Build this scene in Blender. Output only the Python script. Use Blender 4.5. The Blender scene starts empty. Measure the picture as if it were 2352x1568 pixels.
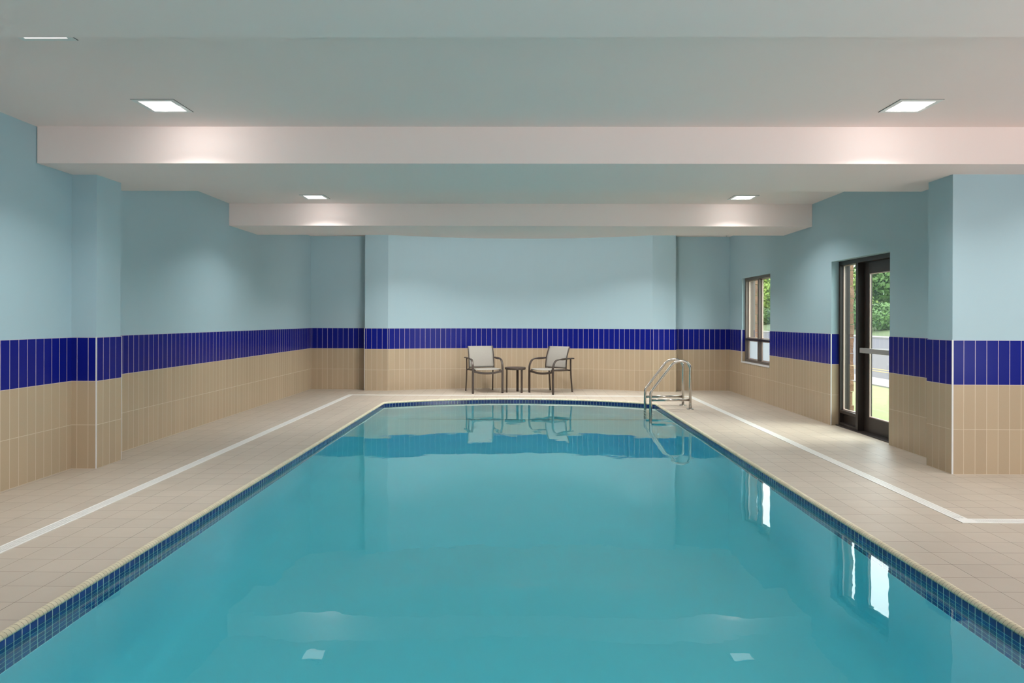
import bpy, bmesh, math, random
from mathutils import Vector, Matrix, noise
random.seed(7)
PI = math.pi
SC = bpy.context.scene
COL = SC.collection

# ------------------------------------------------------------------ camera
F, CX, CY, YAW, ROLL, EYE = 1620.76, 1180.17, 733.90, 0.00882, 0.00289, 1.4049
cd = bpy.data.cameras.new('camera')
cam = bpy.data.objects.new('camera', cd)
COL.objects.link(cam)
cd.sensor_width = 36.0
cd.lens = F * 36.0 / 2352.0
cd.shift_x = -(CX - 1176.0) / 2352.0
cd.shift_y = (CY - 784.0) / 2352.0
cd.clip_start = 0.05
cd.clip_end = 500
_c, _s, _cr, _sr = math.cos(YAW), math.sin(YAW), math.cos(ROLL), math.sin(ROLL)
_r0 = Vector((_c, _s, 0)); _f = Vector((-_s, _c, 0)); _z = Vector((0, 0, 1))
_right = _r0 * _cr + _z * _sr
_up = _z * _cr - _r0 * _sr
_m = Matrix((_right, _up, -_f)).transposed().to_4x4()
_m.translation = Vector((0, 0, EYE))
cam.matrix_world = _m
SC.camera = cam

# ------------------------------------------------------------------ colour management, world
SC.view_settings.view_transform = 'Standard'
SC.view_settings.look = 'None'
SC.view_settings.gamma = 1.0
SC.view_settings.use_curve_mapping = False
SC.view_settings.exposure = 0.46
SC.cycles.max_bounces = 10
SC.cycles.diffuse_bounces = 6
SC.cycles.glossy_bounces = 4
SC.cycles.transmission_bounces = 8
SC.cycles.transparent_max_bounces = 10
SC.cycles.sample_clamp_indirect = 8.0
SC.cycles.blur_glossy = 0.3
SC.cycles.use_denoising = True

world = bpy.data.worlds.new('overcast_sky')
SC.world = world
world.use_nodes = True
_bg = world.node_tree.nodes['Background']
_bg.inputs[0].default_value = (0.93, 0.97, 1.0, 1)
_bg.inputs[1].default_value = 5.0


def area_light(name, loc, target, sx, sy, power, color=(1, 1, 1), spread=180):
    ld = bpy.data.lights.new(name, 'AREA')
    ld.shape = 'RECTANGLE'; ld.size = sx; ld.size_y = sy
    ld.energy = power; ld.color = color; ld.spread = math.radians(spread)
    o = bpy.data.objects.new(name, ld)
    COL.objects.link(o)
    o.location = loc
    d = Vector(target) - Vector(loc)
    o.rotation_euler = d.to_track_quat('-Z', 'Y').to_euler()
    return o


# added unseen fill behind the camera, and daylight from the side bay to the right
area_light('fill_light_behind_camera', (0.6, -3.3, 1.4), (0.6, 5, 4.4), 6.0, 2.2, 48, (1.0, 0.97, 0.95))
area_light('daylight_side_bay', (6.8, 0.9, 1.4), (0, 5.2, 7.0), 6.5, 2.1, 285, (0.97, 0.98, 1.0))

# unseen underwater fill added at the near end to brighten the water
area_light('underwater_fill_light', (0, 0.42, -0.55), (0, 6, -0.75), 0.9, 0.3, 14, (0.95, 0.98, 1.0))
# hazy sun outside the right wall, shining in low through the door and the window
_sd = bpy.data.lights.new('hazy_sun', 'SUN'); _sd.energy = 5.0; _sd.angle = math.radians(50); _sd.color = (1, 0.96, 0.9)
_so = bpy.data.objects.new('hazy_sun', _sd); COL.objects.link(_so)
_so.rotation_euler = Vector((-0.80, 0.10, -0.50)).to_track_quat('-Z', 'Y').to_euler()
_so.location = (12, 6, 8)

# ------------------------------------------------------------------ node materials
def lin(r, g, b):
    def f(c):
        c /= 255.0
        return c / 12.92 if c <= 0.04045 else ((c + 0.055) / 1.055) ** 2.4
    return (f(r), f(g), f(b), 1.0)


class NT:
    def __init__(self, name):
        self.m = bpy.data.materials.new(name)
        self.m.use_nodes = True
        self.t = self.m.node_tree
        self.b = self.t.nodes['Principled BSDF']
        self.out = self.t.nodes['Material Output']

    def n(self, kind, **kw):
        nd = self.t.nodes.new(kind)
        for k, v in kw.items():
            if k.startswith('i_'):
                nd.inputs[k[2:].replace('_', ' ')].default_value = v
            else:
                setattr(nd, k, v)
        return nd

    def l(self, a, b):
        self.t.links.new(a, b)

    def math(self, op, a, b=None, c=None):
        nd = self.n('ShaderNodeMath', operation=op)
        for i, v in enumerate((a, b, c)):
            if v is None: continue
            if hasattr(v, 'links'): self.l(v, nd.inputs[i])
            else: nd.inputs[i].default_value = v
        return nd.outputs[0]

    def mix(self, fac, a, b, mode='MIX'):
        nd = self.n('ShaderNodeMix', data_type='RGBA', blend_type=mode)
        for i, v in ((0, fac), (6, a), (7, b)):
            if hasattr(v, 'links'): self.l(v, nd.inputs[i])
            else: nd.inputs[i].default_value = v
        return nd.outputs[2]

    def noise(self, scale, detail=3, vec=None, rough=0.5):
        nd = self.n('ShaderNodeTexNoise')
        nd.inputs['Scale'].default_value = scale
        nd.inputs['Detail'].default_value = detail
        nd.inputs['Roughness'].default_value = rough
        if vec is not None: self.l(vec, nd.inputs['Vector'])
        return nd.outputs['Fac']

    def bump(self, h, strength, dist=0.01):
        nd = self.n('ShaderNodeBump')
        nd.inputs['Strength'].default_value = strength
        nd.inputs['Distance'].default_value = dist
        self.l(h, nd.inputs['Height'])
        self.l(nd.outputs[0], self.b.inputs['Normal'])
        return nd

    def set(self, **kw):
        for k, v in kw.items():
            self.b.inputs[k.replace('_', ' ')].default_value = v


def mat_simple(name, col, rough=0.5, metal=0.0, nscale=None, namp=0.06, bump=0.0, bscale=60, spec=0.5):
    N = NT(name)
    N.set(Base_Color=col, Roughness=rough, Metallic=metal)
    N.b.inputs['Specular IOR Level'].default_value = spec
    tc = N.n('ShaderNodeTexCoord').outputs['Object']
    if nscale:
        f = N.noise(nscale, 4, tc)
        dark = tuple(c * (1 - namp) for c in col[:3]) + (1,)
        lite = tuple(min(1, c * (1 + namp)) for c in col[:3]) + (1,)
        N.l(N.mix(f, dark, lite), N.b.inputs['Base Color'])
    if bump:
        N.bump(N.noise(bscale, 3, tc), bump, 0.002)
    return N.m


def mat_wall_tile():
    N = NT('wall_tile_blue_and_beige')
    uv = N.n('ShaderNodeUVMap', uv_map='UVMap').outputs[0]
    br = N.n('ShaderNodeTexBrick', offset=0.0, squash=1.0)
    N.l(uv, br.inputs['Vector'])
    br.inputs['Scale'].default_value = 1.0
    br.inputs['Mortar Size'].default_value = 0.0027
    br.inputs['Mortar Smooth'].default_value = 0.25
    br.inputs['Bias'].default_value = 0.0
    br.inputs['Brick Width'].default_value = 0.1045
    br.inputs['Row Height'].default_value = 0.409
    br.inputs['Color1'].default_value = (0.93, 0.93, 0.93, 1)
    br.inputs['Color2'].default_value = (1, 1, 1, 1)
    sep = N.n('ShaderNodeSeparateXYZ'); N.l(uv, sep.inputs[0])
    top = N.math('GREATER_THAN', sep.outputs[1], 0.818)
    tile = N.mix(top, lin(181, 161, 135), lin(16, 26, 122))
    tile = N.mix(1.0, tile, br.outputs['Color'], 'MULTIPLY')
    grout = N.mix(top, lin(206, 190, 166), lin(196, 180, 190))
    fac = br.outputs['Fac']
    N.l(N.mix(fac, tile, grout), N.b.inputs['Base Color'])
    N.set(Specular_IOR_Level=0.14)
    r = N.math('MULTIPLY_ADD', fac, 0.45, 0.24)
    N.l(r, N.b.inputs['Roughness'])
    inv = N.math('SUBTRACT', 1.0, fac)
    N.bump(inv, 0.5, 0.0015)
    return N.m


def mat_floor_tile():
    N = NT('beige_deck_tile')
    tc = N.n('ShaderNodeTexCoord').outputs['Object']
    mp = N.n('ShaderNodeMapping'); N.l(tc, mp.inputs[0])
    mp.inputs['Location'].default_value = (0.208 * 60, -4.72 + 0.208 * 60, 0)
    br = N.n('ShaderNodeTexBrick', offset=0.0, squash=1.0)
    N.l(mp.outputs[0], br.inputs['Vector'])
    br.inputs['Scale'].default_value = 1.0
    br.inputs['Mortar Size'].default_value = 0.0017
    br.inputs['Mortar Smooth'].default_value = 0.3
    br.inputs['Bias'].default_value = 0.0
    br.inputs['Brick Width'].default_value = 0.208
    br.inputs['Row Height'].default_value = 0.208
    br.inputs['Color1'].default_value = (0.93, 0.93, 0.93, 1)
    br.inputs['Color2'].default_value = (1, 1, 1, 1)
    base = N.mix(N.noise(1.3, 4, tc), lin(181, 168, 152), lin(191, 179, 164))
    base = N.mix(1.0, base, br.outputs['Color'], 'MULTIPLY')
    speck = N.mix(N.noise(420, 2, tc), (0.9, 0.9, 0.9, 1), (1.06, 1.06, 1.06, 1))
    base = N.mix(1.0, base, speck, 'MULTIPLY')
    g = N.noise(3.1, 2, tc)
    g = N.math('SMOOTH_MIN', N.math('MAXIMUM', N.math('MULTIPLY_ADD', g, 4.0, -1.5), 0.25), 1.0, 0.1)
    grout = N.mix(g, lin(140, 120, 98), lin(70, 55, 42))
    fac = br.outputs['Fac']
    N.l(N.mix(fac, base, grout), N.b.inputs['Base Color'])
    N.l(N.math('MULTIPLY_ADD', N.noise(9, 3, tc), 0.15, 0.38), N.b.inputs['Roughness'])
    # fine diagonal anti-slip ribbing of the tiles
    rib = N.n('ShaderNodeTexWave', wave_type='BANDS', bands_direction='DIAGONAL')
    rib.inputs['Scale'].default_value = 40
    N.l(tc, rib.inputs['Vector'])
    h = N.math('MULTIPLY_ADD', rib.outputs['Fac'], 0.06, N.math('SUBTRACT', 1.0, fac))
    N.bump(h, 0.4, 0.0015)
    return N.m


def mat_mosaic():
    N = NT('navy_waterline_mosaic')
    uv = N.n('ShaderNodeUVMap', uv_map='UVMap').outputs[0]
    br = N.n('ShaderNodeTexBrick', offset=0.0, squash=1.0)
    N.l(uv, br.inputs['Vector'])
    br.inputs['Scale'].default_value = 1.0
    br.inputs['Mortar Size'].default_value = 0.0022
    br.inputs['Mortar Smooth'].default_value = 0.2
    br.inputs['Brick Width'].default_value = 0.053
    br.inputs['Row Height'].default_value = 0.053
    br.inputs['Color1'].default_value = lin(30, 48, 112)
    br.inputs['Color2'].default_value = lin(38, 58, 128)
    br.inputs['Mortar'].default_value = lin(205, 212, 200)
    N.l(br.outputs['Color'], N.b.inputs['Base Color'])
    N.l(N.math('MULTIPLY_ADD', br.outputs['Fac'], 0.5, 0.15), N.b.inputs['Roughness'])
    N.bump(N.math('SUBTRACT', 1.0, br.outputs['Fac']), 0.4, 0.001)
    return N.m


def mat_coping():
    N = NT('cream_bullnose_coping')
    uv = N.n('ShaderNodeUVMap', uv_map='UVMap').outputs[0]
    sep = N.n('ShaderNodeSeparateXYZ'); N.l(uv, sep.inputs[0])
    fr = N.math('FRACT', N.math('DIVIDE', sep.outputs[0], 0.0265))
    d = N.math('MINIMUM', fr, N.math('SUBTRACT', 1.0, fr))
    j = N.math('LESS_THAN', d, 0.045)
    cell = N.n('ShaderNodeTexWhiteNoise', noise_dimensions='1D')
    N.l(N.math('FLOOR', N.math('DIVIDE', sep.outputs[0], 0.0265)), cell.inputs['W'])
    base = N.mix(cell.outputs['Value'], lin(208, 197, 168), lin(222, 211, 183))
    N.l(N.mix(j, base, lin(112, 96, 78)), N.b.inputs['Base Color'])
    N.set(Roughness=0.35)
    N.bump(N.math('SUBTRACT', 1.0, j), 0.5, 0.001)
    return N.m


def mat_water():
    N = NT('pool_water')
    N.set(Base_Color=(1, 1, 1, 1), Roughness=0.0, IOR=1.333)
    N.b.inputs['Transmission Weight'].default_value = 1.0
    tc = N.n('ShaderNodeTexCoord').outputs['Object']
    a = N.noise(0.9, 2, tc); b = N.noise(5.5, 2, tc)
    N.bump(N.math('MULTIPLY_ADD', a, 3.0, N.math('MULTIPLY', b, 0.22)), 0.10, 0.02)
    va = N.n('ShaderNodeVolumeAbsorption')
    va.inputs['Color'].default_value = (0.20, 0.945, 1.0, 1)
    va.inputs['Density'].default_value = 0.62
    N.l(va.outputs[0], N.out.inputs['Volume'])
    return N.m


def mat_glass(name, rough=0.0, tint=(0.93, 0.97, 0.95, 1), fog=0.0):
    N = NT(name)
    tr = N.n('ShaderNodeBsdfTransparent'); tr.inputs[0].default_value = tint
    gl = N.n('ShaderNodeBsdfGlossy'); gl.inputs['Roughness'].default_value = 0.02
    geo = N.n('ShaderNodeNewGeometry')
    dt = N.n('ShaderNodeVectorMath', operation='DOT_PRODUCT')
    N.l(geo.outputs['Normal'], dt.inputs[0]); N.l(geo.outputs['Incoming'], dt.inputs[1])
    cs = N.math('ABSOLUTE', dt.outputs['Value'])
    fr = N.math('MULTIPLY_ADD', N.math('POWER', N.math('SUBTRACT', 1.0, cs), 5.0), 0.96, 0.04)
    mx = N.n('ShaderNodeMixShader')
    N.l(fr, mx.inputs[0]); N.l(tr.outputs[0], mx.inputs[1]); N.l(gl.outputs[0], mx.inputs[2])
    last = mx
    if fog:
        tl = N.n('ShaderNodeBsdfTranslucent'); tl.inputs[0].default_value = (0.26, 0.28, 0.30, 1)
        m2 = N.n('ShaderNodeMixShader'); m2.inputs[0].default_value = fog
        N.l(mx.outputs[0], m2.inputs[1]); N.l(tl.outputs[0], m2.inputs[2])
        last = m2
    N.l(last.outputs[0], N.out.inputs['Surface'])
    return N.m


def mat_stone():
    N = NT('split_face_stone')
    tc = N.n('ShaderNodeTexCoord').outputs['Object']
    f = N.noise(6, 5, tc); g = N.noise(70, 4, tc)
    base = N.mix(f, lin(120, 84, 62), lin(176, 134, 104))
    N.l(N.mix(g, N.mix(0.5, base, (0.03, 0.02, 0.015, 1)), base), N.b.inputs['Base Color'])
    N.set(Roughness=0.95)
    N.bump(g, 0.8, 0.01)
    return N.m


def mat_sling():
    N = NT('grey_woven_sling_fabric')
    tc = N.n('ShaderNodeTexCoord').outputs['Object']
    f = N.noise(260, 2, tc)
    N.l(N.mix(f, lin(140, 134, 126), lin(176, 170, 161)), N.b.inputs['Base Color'])
    N.set(Roughness=0.85)
    N.bump(f, 0.3, 0.001)
    return N.m


def mat_leaf(name, a, b):
    N = NT(name)
    f = N.n('ShaderNodeTexNoise'); f.inputs['Scale'].default_value = 1.7
    N.l(N.n('ShaderNodeTexCoord').outputs['Object'], f.inputs['Vector'])
    N.l(N.mix(f.outputs['Fac'], a, b), N.b.inputs['Base Color'])
    N.set(Roughness=0.7)
    return N.m


def mat_emit(name, strength):
    N = NT(name)
    e = N.n('ShaderNodeEmission'); e.inputs[0].default_value = (1, 0.99, 0.97, 1); e.inputs[1].default_value = strength
    N.l(e.outputs[0], N.out.inputs['Surface'])
    return N.m


M = {
    'paint': mat_simple('pale_blue_wall_paint', lin(163, 188, 196), 0.55, nscale=1.2, namp=0.015, bump=0.08, bscale=160),
    'ceiling': mat_simple('warm_white_ceiling_paint', lin(238, 220, 214), 0.7, nscale=0.8, namp=0.02, bump=0.05, bscale=90),
    'tile': mat_wall_tile(),
    'floor': mat_floor_tile(),
    'mosaic': mat_mosaic(),
    'coping': mat_coping(),
    'plaster': mat_simple('pale_aqua_pool_plaster', lin(236, 248, 248), 0.8, nscale=2, namp=0.03),
    'water': mat_water(),
    'strip': mat_simple('white_metal_corner_strip', lin(214, 212, 210), 0.4, nscale=8, namp=0.03),
    'caulk': mat_simple('pale_tile_edge_grout', lin(208, 204, 196), 0.7, nscale=20, namp=0.05),
    'drain': mat_simple('white_plastic_drain', lin(226, 225, 220), 0.4, nscale=6, namp=0.04),
    'drain_dark': mat_simple('dark_drain_gutter', lin(120, 114, 104), 0.8, nscale=6, namp=0.1),  # darker tone for the gutter under the grate
    'steel': mat_simple('brushed_stainless_steel', lin(196, 190, 182), 0.22, 1.0, nscale=20, namp=0.04),
    'bronze': mat_simple('dark_bronze_aluminium', lin(50, 42, 38), 0.38, 0.2, nscale=12, namp=0.08),
    'bronze_light': mat_simple('pale_bronze_aluminium', lin(104, 92, 84), 0.4, 0.2, nscale=12, namp=0.08),  # paler bronze tone on the window frame and mullion
    'gasket': mat_simple('pale_glazing_stop', lin(196, 176, 164), 0.5, nscale=15, namp=0.05),
    'alu': mat_simple('satin_aluminium', lin(176, 174, 170), 0.35, 0.6, nscale=12, namp=0.04),
    'glass': mat_glass('clear_window_glass'),
    'frost': mat_glass('frosted_window_glass', fog=0.8),
    'stone': mat_stone(),
    'frame': mat_simple('brown_powder_coated_metal', lin(72, 61, 54), 0.42, 0.25, nscale=30, namp=0.06),
    'rubber': mat_simple('black_rubber', lin(28, 26, 26), 0.8, nscale=30, namp=0.1),
    'sling': mat_sling(),
    'trim': mat_simple('white_light_trim', lin(225, 223, 218), 0.5, nscale=9, namp=0.02),
    'trim_shade': mat_simple('painted_trim_shadow', lin(70, 68, 66), 0.8, nscale=9, namp=0.1),
    'diffuser': mat_emit('glowing_light_diffuser', 1.25),
    'tread': mat_simple('white_plastic_tread', lin(226, 226, 214), 0.5, nscale=9, namp=0.02),
    'grass': mat_simple('green_lawn_grass', lin(100, 108, 62), 0.95, nscale=3, namp=0.25, bump=0.4, bscale=40),
    'verge': mat_simple('dry_green_verge_grass', lin(60, 72, 34), 0.95, nscale=2, namp=0.25, bump=0.4, bscale=30),
    'walk': mat_simple('pale_concrete_path', lin(112, 108, 106), 0.9, nscale=3, namp=0.06),
    'road': mat_simple('grey_asphalt', lin(60, 56, 62), 0.9, nscale=5, namp=0.08, bump=0.2, bscale=80),
    'yellow': mat_simple('yellow_road_paint', lin(120, 96, 50), 0.8, nscale=5, namp=0.05),
    'bark': mat_simple('grey_brown_bark', lin(86, 72, 60), 0.95, nscale=8, namp=0.2, bump=0.5, bscale=20),
    'leaf_a': mat_leaf('dark_green_leaves', lin(40, 66, 26), lin(82, 116, 46)),
    'leaf_b': mat_leaf('yellow_green_leaves', lin(84, 112, 38), lin(140, 158, 70)),
}

# ------------------------------------------------------------------ mesh helpers
def link_mesh(name, bm, mats, parent=None, smooth=False, doubles=False):
    if doubles:
        bmesh.ops.remove_doubles(bm, verts=bm.verts, dist=1e-5)
    me = bpy.data.meshes.new(name)
    bm.normal_update()
    bm.to_mesh(me); bm.free()
    if not isinstance(mats, (list, tuple)): mats = [mats]
    for m in mats: me.materials.append(m)
    if smooth:
        for p in me.polygons: p.use_smooth = True
    o = bpy.data.objects.new(name, me)
    COL.objects.link(o)
    if parent is not None: o.parent = parent
    return o


def thing(name, label, cat, loc=(0, 0, 0), rz=0.0, group=None):
    o = bpy.data.objects.new(name, None)
    o.empty_display_size = 0.1
    COL.objects.link(o)
    o.location = loc; o.rotation_euler = (0, 0, rz)
    o['label'] = label; o['category'] = cat
    if group: o['group'] = group
    return o


def struct(o, label=None):
    o['kind'] = 'structure'
    if label: o['label'] = label
    return o


def box(bm, x0, x1, y0, y1, z0, z1, mat=0, bevel=0.0):
    vs = [bm.verts.new(p) for p in ((x0, y0, z0), (x1, y0, z0), (x1, y1, z0), (x0, y1, z0),
                                    (x0, y0, z1), (x1, y0, z1), (x1, y1, z1), (x0, y1, z1))]
    fs = [bm.faces.new([vs[i] for i in q]) for q in
          ((0, 3, 2, 1), (4, 5, 6, 7), (0, 1, 5, 4), (1, 2, 6, 5), (2, 3, 7, 6), (3, 0, 4, 7))]
    for f in fs: f.material_index = mat
    if bevel:
        es = list({e for f in fs for e in f.edges})
        bmesh.ops.bevel(bm, geom=es, offset=bevel, segments=2, affect='EDGES', profile=0.5)
    return fs


def sweep(bm, pts, prof, up=Vector((0, 0, 1)), closed=False, mat=0, caps=True):
    """sweep a closed 2D profile (a across, b along 'up') along 3D points"""
    rings = []
    n = len(pts)
    P = [Vector(p) for p in pts]
    side_prev = None
    for i in range(n):
        a = P[i - 1] if (i or closed) else P[i]
        b = P[(i + 1) % n] if (i < n - 1 or closed) else P[i]
        t = (b - a).normalized()
        side = t.cross(up)
        if side.length < 1e-3: side = side_prev or Vector((1, 0, 0))
        side.normalize(); side_prev = side
        nn = side.cross(t).normalized()
        rings.append([bm.verts.new(P[i] + side * q[0] + nn * q[1]) for q in prof])
    k = len(prof)
    m = n if closed else n - 1
    for i in range(m):
        A, B = rings[i], rings[(i + 1) % n]
        for j in range(k):
            f = bm.faces.new((A[j], A[(j + 1) % k], B[(j + 1) % k], B[j])); f.material_index = mat
    if caps and not closed:
        bm.faces.new(list(reversed(rings[0]))).material_index = mat
        bm.faces.new(rings[-1]).material_index = mat
    return rings


def circ(r, n=12):
    return [(r * math.cos(2 * PI * i / n), r * math.sin(2 * PI * i / n)) for i in range(n)]


def rrect(w, h, r=0.004, n=3):
    out = []
    for cx, cy, a0 in ((w / 2 - r, h / 2 - r, 0), (-w / 2 + r, h / 2 - r, 90), (-w / 2 + r, -h / 2 + r, 180), (w / 2 - r, -h / 2 + r, 270)):
        for i in range(n):
            a = math.radians(a0 + 90 * i / (n - 1))
            out.append((cx + r * math.cos(a), cy + r * math.sin(a)))
    return out


def fillet(pts, radii, seg=8):
    """round the inner corners of a 3D polyline"""
    P = [Vector(p) for p in pts]
    out = [P[0]]
    for i in range(1, len(P) - 1):
        r = radii[i - 1]
        if r <= 0: out.append(P[i]); continue
        d1 = (P[i - 1] - P[i]).normalized(); d2 = (P[i + 1] - P[i]).normalized()
        ang = d1.angle(d2)
        t = r / math.tan(ang / 2)
        p1 = P[i] + d1 * t; p2 = P[i] + d2 * t
        bis = (d1 + d2).normalized()
        c = P[i] + bis * (r / math.sin(ang / 2))
        v1 = p1 - c; v2 = p2 - c
        th = v1.angle(v2)
        for k in range(seg + 1):
            s = k / seg
            v = (v1 * math.sin((1 - s) * th) + v2 * math.sin(s * th)) / math.sin(th)
            out.append(c + v)
    out.append(P[-1])
    return out


def smooth_path(pts, sub=6):
    """Catmull-Rom through the points"""
    P = [Vector(p) for p in pts]
    out = []
    for i in range(len(P) - 1):
        p0 = P[i - 1] if i else P[0] * 2 - P[1]
        p1, p2 = P[i], P[i + 1]
        p3 = P[i + 2] if i + 2 < len(P) else P[-1] * 2 - P[-2]
        for k in range(sub):
            t = k / sub
            out.append(0.5 * ((2 * p1) + (-p0 + p2) * t + (2 * p0 - 5 * p1 + 4 * p2 - p3) * t * t + (-p0 + 3 * p1 - 3 * p2 + p3) * t ** 3))
    out.append(P[-1])
    return out


def offset_poly(pts, d, closed=False):
    """offset a 2D polyline to its left by d with mitred corners"""
    n = len(pts); out = []
    for i in range(n):
        ns = []
        if i or closed:
            a, b = Vector(pts[i - 1]), Vector(pts[i]); t = (b - a).normalized(); ns.append(Vector((-t.y, t.x)))
        if i < n - 1 or closed:
            a, b = Vector(pts[i]), Vector(pts[(i + 1) % n]); t = (b - a).normalized(); ns.append(Vector((-t.y, t.x)))
        if len(ns) == 1: m = ns[0] * d
        else:
            s = ns[0] + ns[1]; m = s * (d / max(0.3, 1 + ns[0].dot(ns[1])))
        out.append((pts[i][0] + m.x, pts[i][1] + m.y))
    return out


def wall_prism(bm, pts, d_in, d_out, z0, z1, uvs=None, mat=0):
    """solid wall between two offsets of a polyline (outwards is to the left of travel)"""
    a = offset_poly(pts, d_in); b = offset_poly(pts, d_out)
    n = len(pts)
    lay = bm.loops.layers.uv.get('UVMap') or bm.loops.layers.uv.new('UVMap')
    V = [[bm.verts.new((p[0], p[1], z)) for p in q] for q in (a, b) for z in (z0, z1)]  # a0,a1,b0,b1
    a0, a1, b0, b1 = V

    def face(vs, uv=None):
        f = bm.faces.new(vs); f.material_index = mat
        for i, lp in enumerate(f.loops):
            if uv: lp[lay].uv = uv[i]
            else:
                co = lp.vert.co; lp[lay].uv = (0.05, co.z)
        return f
    for i in range(n - 1):
        L = (Vector(pts[i + 1]) - Vector(pts[i])).length
        u0 = 104.5 - (uvs[i] if uvs else 0)
        u1 = u0 + L
        face((a0[i + 1], a0[i], a1[i], a1[i + 1]), ((u1, z0), (u0, z0), (u0, z1), (u1, z1)))
        face((b0[i], b0[i + 1], b1[i + 1], b1[i]))
        face((a1[i], b1[i], b1[i + 1], a1[i + 1]))
        face((a0[i + 1], b0[i + 1], b0[i], a0[i]))
    face((a0[0], b0[0], b1[0], a1[0]))
    face((a0[-1], a1[-1], b1[-1], b0[-1]))


# ------------------------------------------------------------------ room dimensions
XL, XR, YB = -4.197, 4.175, 14.125
XP, XPR = -3.9615, 3.965
ZC, ZS = 3.07, 2.751
ZT3, ZT2 = 1.227, 0.818
Y0 = -3.6
XA = 7.0                                     # right wall of the side bay
# far wall arc
AR, AY = 5.76, 14.5 - 5.76
arc_pts = []
th_max = math.asin(2.6 / AR)
for i in range(41):
    th = -th_max + 2 * th_max * i / 40
    arc_pts.append((AR * math.sin(th), AY + AR * math.cos(th) - (14.5 - 14.5)))
_ye = AY + AR * math.cos(th_max)
YF = _ye                                     # y of the projecting flat faces

left_path = [(XL, Y0 - 0.1), (XL, 6.57), (XP, 6.57), (XP, 6.985), (XL, 6.985), (XL, YB)]
left_uv = [10.20, 0.051, 0.105, 0.0, 0.54]
back_path = [(XL, YB), (-3.067, YB), (-3.067, YF)] + arc_pts + [(3.067, YF), (3.067, YB), (XR, YB)]
_seg = (Vector(arc_pts[1]) - Vector(arc_pts[0])).length
_arcj = AR * (math.asin(-0.061 / AR) + th_max)
back_uv = [0.023, 0.1, 0.04] + [(_arcj - i * _seg) for i in range(40)] + [0.02, 0.1, 0.09]
TH = 0.012


def painted_wall(name, path, z1=ZC, thick=0.14):
    bm = bmesh.new()
    path = [tuple(p) for p in path]
    for e, q in ((0, 1), (-1, -2)):
        a, b = Vector(path[e]), Vector(path[q])
        path[e] = tuple(a + (a - b).normalized() * 0.13)
    wall_prism(bm, path, 0.008, thick, 0.0, z1)
    return struct(link_mesh(name, bm, M['paint']))


def tiled_wall(name, path, uvs, parent, z0=0.0, z1=ZT3):
    bm = bmesh.new()
    wall_prism(bm, path, 0.0, TH, z0, z1, uvs)
    o = link_mesh('tile_wainscot', bm, M['tile'], parent)
    o['label'] = 'glossy blue tile band above beige tile wainscot'
    return o


wl = painted_wall('wall_left', left_path)
tiled_wall('wl', left_path, left_uv, wl)
wb = painted_wall('wall_back', back_path)
tiled_wall('wb', back_path, back_uv, wb)

# right wall with the window and door openings
WY0, WY1, WZ0, WZ1 = 13.34, 11.84, 0.625, 2.195     # window: far y, near y, sill, head
DY0, DY1 = 9.52, 8.02                               # door opening
bm = bmesh.new()
THR = 0.235
pieces = [((YB, WY0), 0, ZC), ((WY0, WY1), 0, WZ0), ((WY0, WY1), WZ1, ZC), ((WY1, DY0), 0, ZC), ((DY0, DY1), WZ1, ZC), ((DY1, 6.912), 0, ZC)]
for (ya, yb), za, zb in pieces:
    wall_prism(bm, [(XR, ya), (XR, yb)], 0.008, THR, za, zb)
wr = struct(link_mesh('wall_right', bm, M['paint']))
bm = bmesh.new()
def jd(ya, j):            # distance from the start of a piece to a joint
    return (ya - j) % 0.1045
for (ya, yb), za, zb, j in (((YB, WY0), 0, ZT3, 13.5), ((WY0, WY1), 0, WZ0, 13.5), ((WY1, DY0), 0, ZT3, 11.78), ((DY1, 6.912), 0, ZT3, 7.93)):
    wall_prism(bm, [(XR, ya), (XR, yb)], 0.0, TH, za, zb, [jd(ya, j)])
# tiled reveals of window and door
for y in (WY0, DY0):
    z0 = WZ0 if y == WY0 else 0.0
    wall_prism(bm, [(XR + 0.11, y), (XR + 0.012, y)], -0.006, 0.006, z0, ZT3, [0.0525])
for y in (WY1, DY1):
    z0 = WZ0 if y == WY1 else 0.0
    wall_prism(bm, [(XR + 0.012, y), (XR + 0.11, y)], -0.006, 0.006, z0, ZT3, [0.0525])
o = link_mesh('tile_wainscot', bm, M['tile'], wr)
o['label'] = 'glossy blue tile band above beige tile wainscot'

# projecting pier and the wall of the side bay facing the camera
pier = [(XPR - 0.0, 6.912), (XPR, 6.51), (XA, 6.51)]
bm = bmesh.new()
wall_prism(bm, [(XR - 0.001, 6.912)] + pier, 0.008, 0.14, 0, ZC)
wp = struct(link_mesh('wall_side_bay', bm, M['paint']))
bm = bmesh.new()
wall_prism(bm, [(XR - 0.001, 6.912)] + pier, 0.0, TH, 0, ZT3, [0.05, 0.100, 0.108])
o = link_mesh('tile_wainscot', bm, M['tile'], wp)
o['label'] = 'glossy blue tile band above beige tile wainscot'
# unseen enclosing walls
bm = bmesh.new()
wall_prism(bm, [(XA, 6.51), (XA, Y0)], 0.0, 0.14, 0, ZC)
struct(link_mesh('wall_far_side', bm, M['paint']))
bm = bmesh.new()
wall_prism(bm, [(XA, Y0), (XL, Y0)], 0.0, 0.14, 0, ZC)
struct(link_mesh('wall_near', bm, M['paint']))

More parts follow.
